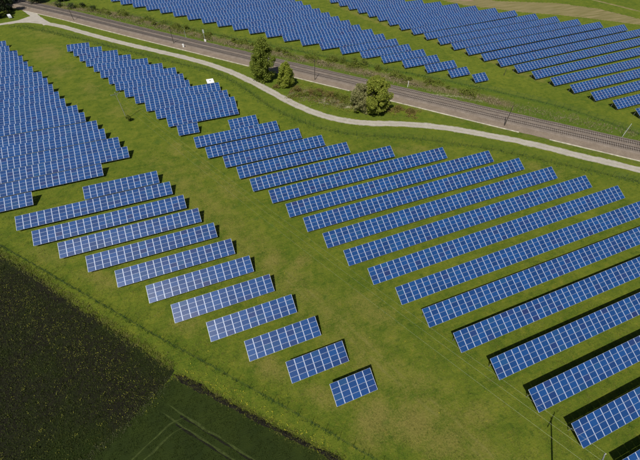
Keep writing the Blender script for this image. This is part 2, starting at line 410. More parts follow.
# tyre tracks in the crop: pressed pale leaves beside a dark rut
rut = simple_mat('rut_soil', (0.010, 0.011, 0.006), .95, var=.4, scale=3, spec=.1)
pressed = simple_mat('pressed_crop', (0.033, 0.045, 0.011), .9, var=.4, scale=2, spec=.1)
TR = [[(-18.6, 26.9), (-16.9, 25.0), (-14.6, 22.4), (-12.4, 20.0), (-8.0, 15.1), (-4.5, 11.2), (2, 3.5)], [(-19.6, 26.0), (-17.9, 23.9), (-15.8, 21.6), (-13.2, 18.7), (-9.1, 14.0), (-3, 7)],
      [(-26, 19.6), (-24.8, 20.3), (-20.2, 22.6), (-18.0, 23.5), (-15.9, 23.7)], [(-24.5, 18.8), (-22.9, 19.6), (-20.3, 20.8), (-17.6, 22.0), (-15.7, 22.1)]]
for i, T in enumerate(TR):
    L = smooth_line(catmull(T, .4), 3)
    V, F = strip(L, (-.15, .15), (.014+.004*i,)*2, jit=.13, seed=i)
    for e_ in range(8):
        for side in (e_, len(L)-1-e_) if i > 1 else (e_,):
            c0 = Vector(V[2*side])*.5 + Vector(V[2*side+1])*.5; k_ = (e_+.2)/8
            for w_ in (2*side, 2*side+1): V[w_] = tuple(c0 + (Vector(V[w_])-c0)*k_)
    tag(link('tyre_track', mesh_np('tyre_track', V, F, pressed)), kind='structure')
    if i < 2:
        V, F = strip(L[8:], (-.42, -.14), (.0095+.001*i,)*2, jit=.09, seed=i+8)
        tag(link('wheel_rut', mesh_np('wheel_rut', V, F, rut)), kind='structure')

# ------------------------------------------------------------------ path
def gravel_mat(name, a, b_, sc_=8, rough=.95, streak=None):
    mt, nt_, b = new_mat(name); q = NB(nt_)
    P = q.n('ShaderNodeNewGeometry').outputs['Position']
    n1 = q.noise(P, sc_, 5, .7); n2 = q.noise(P, 0.35, 4, .6); n3 = q.noise(P, 2.2, 4, .6)
    f = q.math('ADD', q.math('MULTIPLY', n1, .4), q.math('ADD', q.math('MULTIPLY', n2, .35), q.math('MULTIPLY', n3, .25)))
    q.l(q.mix(q.ramp(f, .36, .62), a, b_), b.inputs['Base Color'])
    b.inputs['Roughness'].default_value = rough; b.inputs['Specular IOR Level'].default_value = .15
    q.bump(n1, .6, .06, b); return mt
def wear_path(mt):
    nt_ = mt.node_tree; q = NB(nt_); b = nt_.nodes['Principled BSDF']; src = b.inputs['Base Color'].links[0].from_socket
    at_ = q.n('ShaderNodeAttribute'); at_.attribute_name = 'across'; P = q.n('ShaderNodeNewGeometry').outputs['Position']
    n_ = q.noise(P, .9, 5, .7); mid = q.ramp(at_.outputs['Fac'], 0.0, .42, 1, 0); edge = q.ramp(at_.outputs['Fac'], .68, 1.0, 0, 1)
    c = q.mix(q.math('MULTIPLY', mid, q.ramp(n_, .42, .6, .1, .5)), src, (0.20, 0.195, 0.095))
    c = q.mix(q.math('MULTIPLY', edge, q.ramp(n_, .40, .58, .1, .95)), c, (0.105, 0.125, 0.025))
    q.l(c, b.inputs['Base Color'])
path_m = gravel_mat('path_gravel', (0.26, 0.235, 0.20), (0.40, 0.37, 0.32))
PL = smooth_line(catmull(PATH, 1.0), 6)
V, F = strip(PL, (-1.8, -1.45, -.8, 0, .8, 1.45, 1.8), (.016,)*7, jit=.22, seed=1)
wpath_m = gravel_mat('worn_path_gravel', (0.26, 0.235, 0.20), (0.40, 0.37, 0.32)); wear_path(wpath_m)
pme = mesh_np('path', V, F, wpath_m); a_ = pme.attributes.new('across', 'FLOAT', 'POINT')
a_.data.foreach_set('value', np.tile(np.array([1, .8, .45, 0, .45, .8, 1], np.float32), len(PL)))
tag(link('path', pme), kind='structure')
# fork up to the level crossing
SP = smooth_line(catmull([(-60.5, 246.6), (-63.5, 253), (-66.2, 258.5), (-70, 267.5), (-75.5, 279.5), (-80, 292), (-90, 315)], 1.0), 4)
V, F = strip(SP, (-1.9, 0, 1.9), (.020,)*3, jit=.2, seed=4)
tag(link('side_road', mesh_np('side_road', V, F, path_m)), kind='structure')
fk_ = MB(); fk_.face([(-66, 253.6, .028), (-58.5, 246.6, .028), (-56.5, 243.5, .028), (-61.5, 252, .028), (-65.2, 259.5, .028), (-67.5, 266.5, .028), (-72.0, 263.5, .028), (-77.5, 257.6, .028), (-81.5, 255.9, .028), (-75, 255.2, .028)])
tag(link('road_junction', fk_.mesh('road_junction', path_m)), kind='structure')
SP2 = smooth_line(catmull([(-80.5, 256.0), (-75, 257.5), (-70.5, 261), (-68, 265)], 1.0), 2)
V, F = strip(SP2, (-2.0, 0, 2.0), (.024,)*3, jit=.2, seed=6)
tag(link('road_fork', mesh_np('road_fork', V, F, path_m)), kind='structure')

# ------------------------------------------------------------------ railway
BL_ = smooth_line(catmull(BALL, 2.0), 40)       # upper (far) edge of ballast, travel towards +x,-y ; right (-) is towards camera
bal_m = gravel_mat('ballast', (0.112, 0.090, 0.070), (0.215, 0.180, 0.150), 5)
svc_m = gravel_mat('service_strip', (0.135, 0.105, 0.078), (0.235, 0.190, 0.145), 3)
V, F = strip(BL_, (0.6, -0.4, -1.0, -8.0, -8.6), (-.02, .30, .36, .36, .10), jit=.18, seed=2)
tag(link('railway_ballast', mesh_np('railway_ballast', V, F, bal_m)), kind='structure')
V, F = strip(BL_, (-8.3, -12.3), (.10, .035), jit=.2, seed=5)
tag(link('service_road', mesh_np('service_road', V, F, svc_m)), kind='structure')
conc = simple_mat('pale_concrete', (0.40, 0.37, 0.29), .9, var=.35, scale=.8)
# cable trough: concrete lids in broken runs
NB_ = normals2(BL_)
runs = [[]]
for i in range(0, len(BL_)-1):
    p0, p1 = BL_[i] - NB_[i]*12.4, BL_[i+1] - NB_[i+1]*12.4
    if not (-75 < p0.x < 145): continue
    vis = noise.noise(Vector((p0.x*.10, p0.y*.10, 31)))
    if p0.x > 60 and vis < -0.18:
        if runs[-1]: runs.append([])
        continue
    runs[-1].append((p0, p1, vis))
runs = [x for x in runs if x]
ON = ['first', 'second', 'third', 'fourth', 'fifth', 'sixth', 'seventh', 'eighth', 'ninth', 'tenth', 'eleventh', 'twelfth']
for k, run in enumerate(runs):
    V = []; F = []
    for j, (p0, p1, vis) in enumerate(run + [(run[-1][1], None, run[-1][2])]):
        d = (run[min(j, len(run)-1)][1]-run[min(j, len(run)-1)][0]).normalized(); n_ = Vector((-d.y, d.x, 0))*(.23 + .08*vis)
        for u, z in ((-1, 0), (-1, .13), (1, .13), (1, 0)): V.append((p0.x+n_.x*u, p0.y+n_.y*u, z))
        if j: F += [(4*j-4+a_, 4*j-4+(a_+1) % 4, 4*j+(a_+1) % 4, 4*j+a_) for a_ in range(4)]
    F += [(3, 2, 1, 0), (4*len(run), 4*len(run)+1, 4*len(run)+2, 4*len(run)+3)]
    tag(link('cable_trough', mesh_np('cable_trough', V, F, conc)), 'pale concrete cable trough beside the railway, %s stretch counted from the upper left' % ON[min(k, 11)], 'cable trough', 'stretches of pale cable trough')
steel = simple_mat('rail_steel', (0.16, 0.125, 0.10), .45, metal=.6, var=.2, scale=2)
sleeper_m = simple_mat('sleeper_concrete', (0.20, 0.175, 0.155), .9, var=.2, scale=1.0)
sl = MB(); sl.box(-.13, .13, -1.25, 1.25, 0, .14); sleeper_me = sl.mesh('sleeper', sleeper_m)
def along(P, s):
    for a, b in zip(P[:-1], P[1:]):
        L = (b-a).length
        if s <= L: return a + (b-a)*(s/L), (b-a).normalized()
        s -= L
    return P[-1], (P[-1]-P[-2]).normalized()
def track(off, label):
    T = [p - n*off for p, n in zip(BL_, NB_)]
    T = [p for p in T if p.x > -120 and p.y > -5]
    root = link('railway_track', None, loc=(T[0].x, T[0].y, .34))
    tag(root, label, 'railway track', 'parallel railway tracks')
    o0 = Vector((T[0].x, T[0].y, .34))
    N = normals2(T)
    for s in (-.75, .75):
        r = MB()
        for i in range(len(T)-1):
            a = T[i] + N[i]*s; b = T[i+1] + N[i+1]*s
            r.bar(Vector((a.x, a.y, .60)) - o0, Vector((b.x, b.y, .60)) - o0, .09, .15)
        link('rail', r.mesh('rail', steel), root)
    tot = sum((b-a).length for a, b in zip(T[:-1], T[1:]))
    # near sleepers as parts, the rest as one
    pos = []
    s = 0.0; seg = 0; acc = 0
    cum = [0]
    for a, b in zip(T[:-1], T[1:]): cum.append(cum[-1] + (b-a).length)
    while s < cum[-1]:
        while cum[seg+1] < s: seg += 1
        t = (s-cum[seg])/(cum[seg+1]-cum[seg]); p = T[seg].lerp(T[seg+1], t)
        pos.append((p, (T[seg+1]-T[seg]).normalized())); s += 0.65
    def vis(p):
        v = Vector((p.x, p.y, 0))-CAM; z = v.dot(FW); return abs(v.dot(RT)/z) < .93 and abs(v.dot(UP)/z) < .67
    order = sorted(range(len(pos)), key=lambda i: (not vis(pos[i][0]), (Vector((pos[i][0].x, pos[i][0].y, 0))-CAM).length))
    near = set(order[:100]); far = MB()
    for i, (p, d) in enumerate(pos):
        a = math.atan2(d.y, d.x)
        if i in near:
            link('sleeper', sleeper_me, root, (p.x-o0.x, p.y-o0.y, .04), (0, 0, a))
        else:
            n = Vector((-d.y, d.x, 0))
            far.bar(p - n*1.25 + Vector((0, 0, .45)) - o0, p + n*1.25 + Vector((0, 0, .45)) - o0, .26, .14)
    f = link('far_sleepers', far.mesh('far_sleepers', sleeper_m), root); f['kind'] = 'stuff'
track(2.3, 'railway track on the side of the ballast nearer the far solar arrays')
track(6.2, 'railway track on the side of the ballast nearer the pale path')

# ------------------------------------------------------------------ solar arrays
TILT = 0.448755591; SL = 3.98557; H0 = 0.8; PW = 1.66
DZ, DY = SL*math.sin(TILT), SL*math.cos(TILT)
def panel_mat(name, island):
    mt, nt_, b = new_mat(name); q = NB(nt_)
    if island: r = q.n('ShaderNodeNewGeometry').outputs['Random Per Island']
    else: r = q.n('ShaderNodeObjectInfo').outputs['Random']
    wn = q.n('ShaderNodeTexWhiteNoise'); wn.noise_dimensions = '1D'; q.l(r, wn.inputs['W'])
    sep = q.n('ShaderNodeSeparateColor'); q.l(wn.outputs['Color'], sep.inputs[0])
    a, b2, c2 = sep.outputs[0], sep.outputs[1], sep.outputs[2]
    c = q.mix(a, (0.002, 0.028, 0.118), (0.003, 0.045, 0.170))
    c = q.mix(q.ramp(b2, .86, 1.0, 0, .5), c, (0.016, 0.014, 0.070))
    c = q.mix(q.ramp(c2, .86, 1.0, 0, .7), c, (0.007, 0.055, 0.150))
    uv = q.n('ShaderNodeUVMap').outputs[0]
    se = q.n('ShaderNodeSeparateXYZ'); q.l(uv, se.inputs[0])
    def gridline(v, n, wdt):
        fr = q.math('FRACT', q.math('MULTIPLY', v, n)); d = q.math('ABSOLUTE', q.math('SUBTRACT', fr, .5))
        return q.math('GREATER_THAN', d, .5-wdt)
    g = q.math('MAXIMUM', gridline(se.outputs[0], 10, .035), gridline(se.outputs[1], 6, .035))
    c = q.mix(q.math('MULTIPLY', g, .22), c, (0.22, 0.28, 0.40))
    q.l(c, b.inputs['Base Color']); b.inputs['Roughness'].default_value = 0.30
    b.inputs['IOR'].default_value = 1.5; b.inputs['Specular IOR Level'].default_value = 0.36
    return mt
glass_o = panel_mat('solar_cells', False); glass_i = panel_mat('solar_cells_far', True)
backsheet = simple_mat('white_backsheet', (0.42, 0.48, 0.62), .45, var=.05, spec=.5)
alu = simple_mat('aluminium', (0.43, 0.48, 0.60), .45, metal=.25, var=.08, spec=.5)
galv = simple_mat('galvanised_steel', (0.34, 0.35, 0.36), .5, metal=.7, var=.15)
underside = simple_mat('panel_back', (0.45, 0.46, 0.48), .6, var=.05)
def panel_geo(mb, x0, x1, y0, y1, z, uvs):
    """one framed module in the tilted plane; glass face last"""
    fr = .026; fy = .015; bs_x = .032; bs_y = .003
    mb.box(x0, x1, y0, y1, z-.038, z-.003, 0)
    # frame rim ring, 3 mm proud, then backsheet ring, then cells
    def ring(ax0, ax1, ay0, ay1, bx0, bx1, by0, by1, zz, m):
        b = len(mb.V)
        mb.V += [(ax0,ay0,zz),(ax1,ay0,zz),(ax1,ay1,zz),(ax0,ay1,zz),(bx0,by0,zz),(bx1,by0,zz),(bx1,by1,zz),(bx0,by1,zz)]
        for k in range(4):
            k2 = (k+1) % 4; mb.F.append((b+k, b+k2, b+4+k2, b+4+k)); mb.M.append(m)
    ring(x0, x1, y0, y1, x0+fr, x1-fr, y0+fy, y1-fy, z, 0)
    ring(x0+fr, x1-fr, y0+fy, y1-fy, x0+fr+bs_x, x1-fr-bs_x, y0+fy+bs_y, y1-fy-bs_y, z, 1)
    X0, X1, Y0, Y1 = x0+fr+bs_x, x1-fr-bs_x, y0+fy+bs_y, y1-fy-bs_y
    mb.face([(X0,Y0,z),(X1,Y0,z),(X1,Y1,z),(X0,Y1,z)], 2)
    mb.face([(x0+.03,y1-.03,z-.041),(x1-.03,y1-.03,z-.041),(x1-.03,y0+.03,z-.041),(x0+.03,y0+.03,z-.041)], 3)
def with_uv(me):
    uv = me.uv_layers.new(name='UVMap'); q = [(0,0),(1,0),(1,1),(0,1)]
    arr = np.zeros((len(me.loops), 2), np.float32)
    for p in me.polygons:
        if p.material_index == 2:
            for k, li in enumerate(p.loop_indices): arr[li] = q[k]
    uv.data.foreach_set('uv', arr.ravel())
mb = MB(); panel_geo(mb, -.815, .815, -.487, .487, 0, True)
panel_me = mb.mesh('solar_panel', [alu, backsheet, glass_o, underside]); with_uv(panel_me)
# support trestle: front post, rear post, rafter, brace (local: y along slope foot)
mb = MB()
mb.bar((0, .55, -.1), (0, .55, H0 + .55*math.tan(TILT) - .10), .10, .10)
mb.bar((0, DY-.65, -.1), (0, DY-.65, H0 + (DY-.65)*math.tan(TILT) - .10), .10, .10)
mb.bar((0, .05, H0-.135), (0, DY-.05, H0+DZ-.17), .06, .09)
mb.bar((0.05, .55, .25), (0.05, DY-.65, H0+(DY-.65)*math.tan(TILT)-.5), .05, .05)
trestle_me = mb.mesh('support_trestle', galv)
mb = MB(); mb.box(0, 1, -.03, .03, -.03, .03); purlin_me = mb.mesh('purlin', alu)
cT, sT = math.cos(TILT), math.sin(TILT)
def in_view(p, m=1.0):
    v = p - CAM; z = v.dot(FW)
    return z > 0 and abs(v.dot(RT)/z) < .9152*m and abs(v.dot(UP)/z) < .658*m
prnd = random.Random(11)
def solar_array(x0, y0, x1, y1, N, label, group):
    ang = math.atan2(y1-y0, x1-x0); L = math.hypot(x1-x0, y1-y0); pit = L/N
    root = link('solar_array', None, loc=(x0, y0, prnd.gauss(0, .02)), rot=(prnd.gauss(0, .007), prnd.gauss(0, .0012), ang))
    tag(root, label, 'solar array', group)
    R = Matrix.Rotation(ang, 3, 'Z'); base = Vector((x0, y0, 0))
    cells = []
    for i in range(N):
        for j in range(4):
            s = (j+.5)*SL/4; lc = Vector(((i+.5)*pit, s*cT, H0 + s*sT))
            wc_ = base + R @ lc
            cells.append((not in_view(wc_, 1.02), (wc_-CAM).length, i, j, lc))
    cells.sort(key=lambda c: (c[0], c[1]))
    sx = pit/PW
    for c in cells[:100]:
        if c[0]: cells_off = True
        o = bpy.data.objects.new('solar_panel', panel_me); col.objects.link(o); o.parent = root
        o.location = c[4]; o.scale = (sx, 1, 1)
        o.rotation_euler = (TILT + prnd.gauss(0, .004), prnd.gauss(0, .004), 0)
    rest = cells[100:]
    if rest:
        mb = MB()
        for c in rest:
            i, j = c[2], c[3]
            panel_geo(mb, (i+.5)*pit-.815*sx, (i+.5)*pit+.815*sx, (j+.5)*SL/4-.487, (j+.5)*SL/4+.487, 0, True)
        me = mb.mesh('remaining_panels', [alu, backsheet, glass_i, underside]); with_uv(me)
        o = link('remaining_panels', me, root, (0, 0, H0), (TILT, 0, 0)); o['kind'] = 'stuff'
    nt_ = max(2, round(L/3.4))
    for k in range(nt_):
        o = bpy.data.objects.new('support_trestle', trestle_me); col.objects.link(o); o.parent = root
        o.location = (.35 + (L-.7)*k/(nt_-1), 0, 0)
    for s in (.5, 1.5, 2.5, 3.5):
        o = bpy.data.objects.new('purlin', purlin_me); col.objects.link(o); o.parent = root
        s_ = s*SL/4; o.location = (.02, s_*cT + .075*sT, H0 + s_*sT - .075*cT); o.scale = (L-.04, 1, 1); o.rotation_euler = (TILT, 0, 0)
    return root

ORD = ['first', 'second', 'third', 'fourth', 'fifth', 'sixth', 'seventh', 'eighth', 'ninth', 'tenth', 'eleventh', 'twelfth', 'thirteenth', 'fourteenth',
       'fifteenth', 'sixteenth', 'seventeenth', 'eighteenth', 'nineteenth', 'twentieth', 'twenty-first', 'twenty-second', 'twenty-third', 'twenty-fourth']
NUM = {5: 'five', 6: 'six', 7: 'seven', 9: 'nine', 11: 'eleven', 13: 'thirteen', 14: 'fourteen', 16: 'sixteen', 18: 'eighteen', 20: 'twenty', 22: 'twenty-two', 23: 'twenty-three', 12: 'twelve'}
# left-middle block, near to far
Bk = [(9.52,15.25,8.14,5),(3.37,21.9,11.57,7),(-2.91,28.71,14.78,9),(-9.16,35.38,18.14,11),(-15.4,42.12,21.43,13),(-20.01,48.9,23.08,14),(-26.32,55.64,26.47,16),
      (-32.64,62.49,29.79,18),(-39.07,69.25,33.32,20),(-45.43,75.82,36.69,22),(-50.14,82.99,38.47,23),(-34.58,89.29,19.83,12)]
for k, (x, y, L, N) in enumerate(Bk):
    solar_array(x, y, x+L, y, N, 'pale blue solar array %s panels long, %s from the dark field corner' % (NUM[N], ORD[k]), 'pale blue arrays beside the ploughed field')
# central right block, near to far
Ck = [(47.8,-12.3,12),(45.0,-5.44,23),(42.2,1.45,33),(39.49,8.45,45),(36.1,15.33,58),(33.21,22.13,70),(30.6,28.78,81),(27.25,35.52,78.95),(24.23,42.28,77.35),(21.59,49.11,73.98),(18.86,55.88,70.39),(16.2,62.38,66.94),(13.45,69.2,57.26),
      (9.7,75.74,45.79),(7.36,82.6,35.85),(4.59,89.24,32.65),(0.33,95.9,31.19),(-2.29,102.78,28.08),(10.28,109.21,9.84)]
for k, (x, y, L) in enumerate(Ck):
    N = max(1, round(L*1.012/PW)) if k > 6 else round(L/PW)
    solar_array(x, y, x+L, y, N, 'deep blue solar array below the path, %s row from the lower right' % ORD[k], 'deep blue arrays below the winding path')
# dense left block
AY = [92.2,98.7,105.3,111.9,118.8,125.4,132.7,139.2,145.8,153,160.2,167,173.9,181,187.2,194.8,201.9,209.5,216.8,224]
AX = [-47.5,-29.9,-22.5,-25.1,-29.4,-32.0,-36.2,-38.9,-43.4,-46.2,-48.9,-51.5,-54.2,-58.5,-61.2,-64.2,-67.2,-71.7,-74.2,-78.5]
for k, (x, y) in enumerate(zip(AX, AY)):
    left = -56 - (y-86)*.174 - 5; N = max(2, round((x-left)/PW))
    solar_array(x-N*PW, y, x, y, N, 'blue solar array in the dense left edge block, %s row counted upward' % ORD[k], 'dense arrays along the left edge')
# upper left block with the white kiosk
Dk = [(-6.7,111.9,0.1,111.7),(-9.4,118.6,15.2,118.6),(-12.8,125.4,15.7,124.8),(-15.9,132.2,14.2,131.1),(-19.4,139.5,12.4,138.4),(-22.9,146,1.5,145),(-26.2,152.8,0.0,151.6),(-28.7,159.6,-2.2,158.5),
      (-32,166.7,-7.2,165.2),(-34.8,173.9,-12.8,172.5),(-38.1,180.6,-19.6,179.4),(-41,187.4,-25.0,186.6),(-43.9,194.4,-31.9,193.6),(-47,201,-37.4,200.7)]
for k, (a, b, c, d) in enumerate(Dk):
    solar_array(a, b, c, d, round(math.hypot(c-a, d-b)/PW), 'blue solar array in the block beside the kiosk, %s row upward' % ORD[k], 'arrays in the block beside the white kiosk')
# beyond the railway, first block
Ek = [(111.5,107.8,118.2),(104.7,115,114.4),(98,122.5,113.2),(91.3,130.1,109.4),(84.9,137.7,107.2),(78.2,145.4,104),(71.5,153.2,101.6),(64.4,161.3,98.9),(57.5,169.1,96.3),(50.9,177,93.1),(44.3,185,90.9),(37.5,192.8,88),
      (30.9,200.6,85.6),(24.2,208.6,83),(17.5,216.5,80.5),(10.9,224.6,78),(4.3,232.8,75.8),(-2.2,241.1,73),(-9.2,249.2,58),(-16.2,257,38),(-22.9,265.2,17),(-28.5,273.6,-3),(-35,281.6,-22)]
for k, (a, b, c) in enumerate(Ek):
    solar_array(a, b, c, b, max(2, round((c-a)/PW)), 'blue solar array just beyond the railway, %s row from the right tip' % ORD[k], 'arrays just beyond the railway')
# far right block
Fk = [(150.2,63.9,186,63.4),(147.7,71.3,194,71.0),(145.2,78.8,197,79.5),(142.4,86.3,199,86.9),(140,93.9,208,95.1),(137.2,101.3,219,103.4),(134.4,108.6,229,112.0),(131.6,116,231.5,120.3),(128.7,123.5,224.7,127.7),(126,131.3,215.5,135),
      (123.4,138.8,208.3,142.6),(120.8,146.3,200.9,150.2),(118.1,154.2,193.5,158),(115.5,162.2,186,166),(112.9,170.1,178.6,173.6),(110.5,178.1,170.5,180.9),(108.3,186.1,162.6,187.8),(106,193.8,155.3,194.6),
      (103.4,201.6,147,201.6),(100.8,209.1,138.5,209.1),(98.2,216.8,124,216.8),(95.5,224.6,108,224.6)]
for k, (a, b, c, d) in enumerate(Fk):
    solar_array(a, b, c, d, round(math.hypot(c-a, d-b)/PW), 'blue solar array in the farthest right block, %s row from below' % ORD[k], 'arrays in the farthest block')

# ------------------------------------------------------------------ foliage
def leaf_cloud(nrng, C, Rr, n, size, flat=0.0):
    """n random leaf quads round clump centres; returns V,F"""
    k = len(C); ci = nrng.integers(0, k, n)
    d = nrng.normal(size=(n, 3)); d /= np.linalg.norm(d, axis=1)[:, None]
    rad = nrng.random(n)**0.45
    p = C[ci] + d*rad[:, None]*Rr[ci][:, None]
    a = nrng.normal(size=(n, 3)); a += d*flat; a[:, 2] += flat*.6; a /= np.linalg.norm(a, axis=1)[:, None]
    b = np.cross(a, nrng.normal(size=(n, 3))); b /= np.linalg.norm(b, axis=1)[:, None]
    c = np.cross(a, b); s = size*(.6+.8*nrng.random(n))[:, None]
    q0 = p - b*s*.5; q1 = p + c*s*.34; q2 = p + b*s*.5; q3 = p - c*s*.34
    V = np.stack([q0, q1, q2, q3], 1).reshape(-1, 3); F = np.arange(4*n).reshape(n, 4)
    return V, F
def fast_mesh(name, V, F, mat):
    me = bpy.data.meshes.new(name); V = np.asarray(V, np.float32); F = np.asarray(F, np.int32); k = F.shape[1]
    me.vertices.add(len(V)); me.vertices.foreach_set('co', V.ravel())
    me.loops.add(F.size); me.loops.foreach_set('vertex_index', F.ravel())
    me.polygons.add(len(F)); me.polygons.foreach_set('loop_start', (np.arange(len(F))*k).astype(np.int32))
    me.update(calc_edges=True); me.materials.append(mat); return me
bark = simple_mat('bark', (0.09, 0.07, 0.05), .95, var=.35, scale=4)
def tree(x, y, h, rx, prof, n, size, mat, label, group=None, trunk_r=.25, clumps=60, clr=1.0, seed=0, name='leafy_tree', base=.12, leanx=0, leany=0, cat='tree'):
    nr = np.random.default_rng(seed); root = link(name, None, loc=(x, y, 0)); tag(root, label, cat, group)
    C = []; R = []
    while len(C) < clumps:
        t = base + (1-base)*nr.random(); r = rx*prof(t)
        a = nr.random()*2*math.pi; q = r*(nr.random()**.5)*(.72 + .35*math.sin(a*3+seed) * .5)
        C.append((leanx*t + math.cos(a)*q, leany*t + math.sin(a)*q, h*t*.96)); R.append(clr*(.6+.8*nr.random()))
    C = np.array(C); R = np.array(R)
    V, F = leaf_cloud(nr, C, R, n, size, .9)
    V[:, 2] = np.clip(V[:, 2], .03, h*1.03)
    link('crown', fast_mesh('crown', V, F, mat), root)
    tb = MB(); steps = 6; p = Vector((0, 0, -.1))
    for i in range(steps):
        t1 = (i+1)/steps*.85
        qv = Vector((leanx*t1 + .15*math.sin(i*2+seed), leany*t1 + .12*math.cos(i*1.7+seed), h*t1))
        tb.tube(p, qv, trunk_r*(1-i/steps*.85), trunk_r*(1-(i+1)/steps*.85), 7); p = qv
    for k in range(8):
        c = C[(k*7) % len(C)]; z0 = max(.15*h, c[2]*.6)
        tb.tube((leanx*z0/h, leany*z0/h, z0), tuple(c), trunk_r*.3, trunk_r*.08, 5)
    link('trunk', tb.mesh('trunk', bark), root)
    return root
g_pop = leaf_mat('poplar_leaves', (0.155, 0.205, 0.024), (0.290, 0.330, 0.055), (0.140, 0.190, 0.024), .5)
g_will = leaf_mat('light_leaves', (0.230, 0.285, 0.032), (0.370, 0.400, 0.060), (0.200, 0.260, 0.032), .5)
g_bush = leaf_mat('bush_leaves', (0.225, 0.275, 0.034), (0.390, 0.400, 0.070), (0.185, 0.240, 0.030), .5)
g_grey = leaf_mat('grey_twigs', (0.260, 0.250, 0.105), (0.420, 0.395, 0.200), (0.220, 0.250, 0.060), .5)
g_dark = leaf_mat('dark_leaves', (0.012, 0.026, 0.007), (0.034, 0.050, 0.013))
g_red = leaf_mat('reddish_shrub', (0.190, 0.145, 0.040), (0.290, 0.220, 0.070), (0.170, 0.180, 0.032), .45)
g_shr = leaf_mat('shrub_leaves', (0.140, 0.190, 0.022), (0.250, 0.280, 0.048), (0.170, 0.180, 0.038), .5)
prof_pop = lambda t: (math.sin(math.pi*min(1, t*.92+.10))**.55)
prof_round = lambda t: math.sin(math.pi*min(.98, t*.85+.13))**.6
tree(30.8, 142.5, 16.2, 6.3, prof_pop, 34000, .46, g_pop, 'tall narrow green tree standing between the path and the railway', seed=3, clumps=150, clr=1.35, trunk_r=.4, name='poplar_tree', base=.04, leanx=.9)
tree(38.3, 133.6, 9.6, 4.0, prof_pop, 17000, .42, g_will, 'smaller light green tree just right of the tall narrow tree', seed=5, clumps=75, clr=1.05, trunk_r=.22, name='willow_tree', base=.08)
tree(63.0, 103.6, 12.6, 7.6, prof_round, 36000, .46, g_bush, 'broad bushy bright green tree beside the bend of the path', seed=8, clumps=105, clr=1.25, trunk_r=.35, name='broadleaf_tree', base=.05)
tree(58.0, 106.4, 9.6, 5.8, prof_round, 12000, .36, g_grey, 'greyish half bare shrub leaning against the broad bushy tree', seed=9, clumps=80, clr=1.0, trunk_r=.16, name='grey_shrub', base=.03, cat='shrub')
# top left wood
wood = [(-87, 267, 12, 6.5), (-96, 277, 14, 8), (-83.5, 276.5, 12, 6.5), (-90, 287, 13, 7.5), (-84, 293, 13, 7), (-98, 264, 13, 7), (-70.5, 289, 10, 5.8), (-62, 297, 10, 6), (-56.5, 289, 7, 4.2)]
WLAB = ['dark tree directly above the white van', 'dark tree left of the side road at the top left', 'dark tree close beside the side road fork', 'dark tree at the upper left edge above the van tree',
        'dark tree by the top edge beside the side road', 'dark tree cut by the left edge beside the path', 'dark tree between the side road and the railway top', 'dark tree at the top edge above the railway start', 'small dark tree above the upper end of the railway ballast']
for i, ((x, y, h, r), lb) in enumerate(zip(wood, WLAB)):
    tree(x, y, h, r, prof_round, 6000, .5, g_dark, lb, 'dark wood at the top left corner', seed=20+i, clumps=50, clr=1.3, trunk_r=.3, name='dark_tree', base=.08)
# small shrubs
def shrub(x, y, h, r, mat, label, group=None, seed=0, n=900, size=.28):
    return tree(x, y, h, r, prof_round, n, size, mat, label, group, trunk_r=.06, clumps=14, clr=r*.42, seed=seed, name='shrub', base=.05, cat='shrub')
shrub(-22.0, 129.2, 2.1, 1.2, g_shr, 'small lone shrub at the foot of the power pole', seed=50, n=1300)
SH = [(41, 128.5, 2.2, 2.3, g_red), (45, 125, 1.8, 2.2, g_red), (48.5, 123.4, 1.9, 2.4, g_red), (43, 124, 1.5, 1.6, g_shr), (51.5, 119.6, 1.8, 2.2, g_red), (54, 118.6, 2.0, 2.0, g_shr), (50.5, 115, 1.3, 1.4, g_grey),
      (36, 137, 1.6, 1.5, g_shr), (34.0, 134.5, 1.2, 1.5, g_red), (66, 104, 1.7, 2.0, g_shr), (68.5, 105.6, 1.2, 1.6, g_red), (59.5, 104, 1.6, 1.8, g_grey), (52.5, 110.8, 1.2, 1.5, g_grey),
      (71.5, 101.5, 1.5, 2.2, g_red), (75, 98.5, 1.2, 2.0, g_red), (47, 121.5, 1.8, 2.2, g_shr), (55.5, 115.5, 1.8, 2.2, g_shr)]
SHW = ['between the willow and the path bend', 'left of the pale reed patch', 'beside the cable trough above the pale patch', 'just below the reddish shrubs', 'close to the ballast edge', 'next to the cable trough left of the grey shrub',
       'inside the pale patch', 'at the foot of the willow', 'below the tall poplar', 'at the right foot of the bushy tree', 'on the verge right of the bushy tree', 'at the front foot of the bushy tree', 'between pale patch and path',
       'on the verge well right of the bushy tree', 'farthest right on the path verge', 'among the reddish shrubs', 'between the pale patch and the grey shrub']
for i, ((x, y, h, r, mt), wh) in enumerate(zip(SH, SHW)):
    cl = {'reddish_shrub': 'reddish brown', 'shrub_leaves': 'green', 'grey_twigs': 'greyish'}[mt.name]
    shrub(x, y, h, r, mt, 'low %s shrub %s' % (cl, wh), 'low shrubs between path and railway', 60+i)
NSH = [(-57, 277, 3, 2.4), (-50, 271, 2.8, 2.6), (-44, 270, 2.6, 2), (-38, 263, 2.2, 2.2), (-30, 252, 1.8, 1.8), (-21, 246.5, 2, 2.2), (-7, 226, 1.8, 2), (4.2, 217.5, 2.2, 2.6), (8.5, 213, 2, 2), (19, 201, 1.4, 1.5), (28, 188.4, 1.4, 1.6),
       (45, 168.5, 2, 2.0), (47.5, 165.5, 1.6, 1.5), (55, 157, 1.5, 1.6), (66, 149.5, 2.2, 2.4), (69, 146.5, 2.6, 2.6), (73, 143.2, 2.6, 2.4), (76.5, 141, 2.8, 2.6), (80, 134.5, 2.2, 2), (94.5, 115.8, 1.8, 2.0), (88, 121, 1.3, 1.3), (99, 109, 1.2, 1.2)]
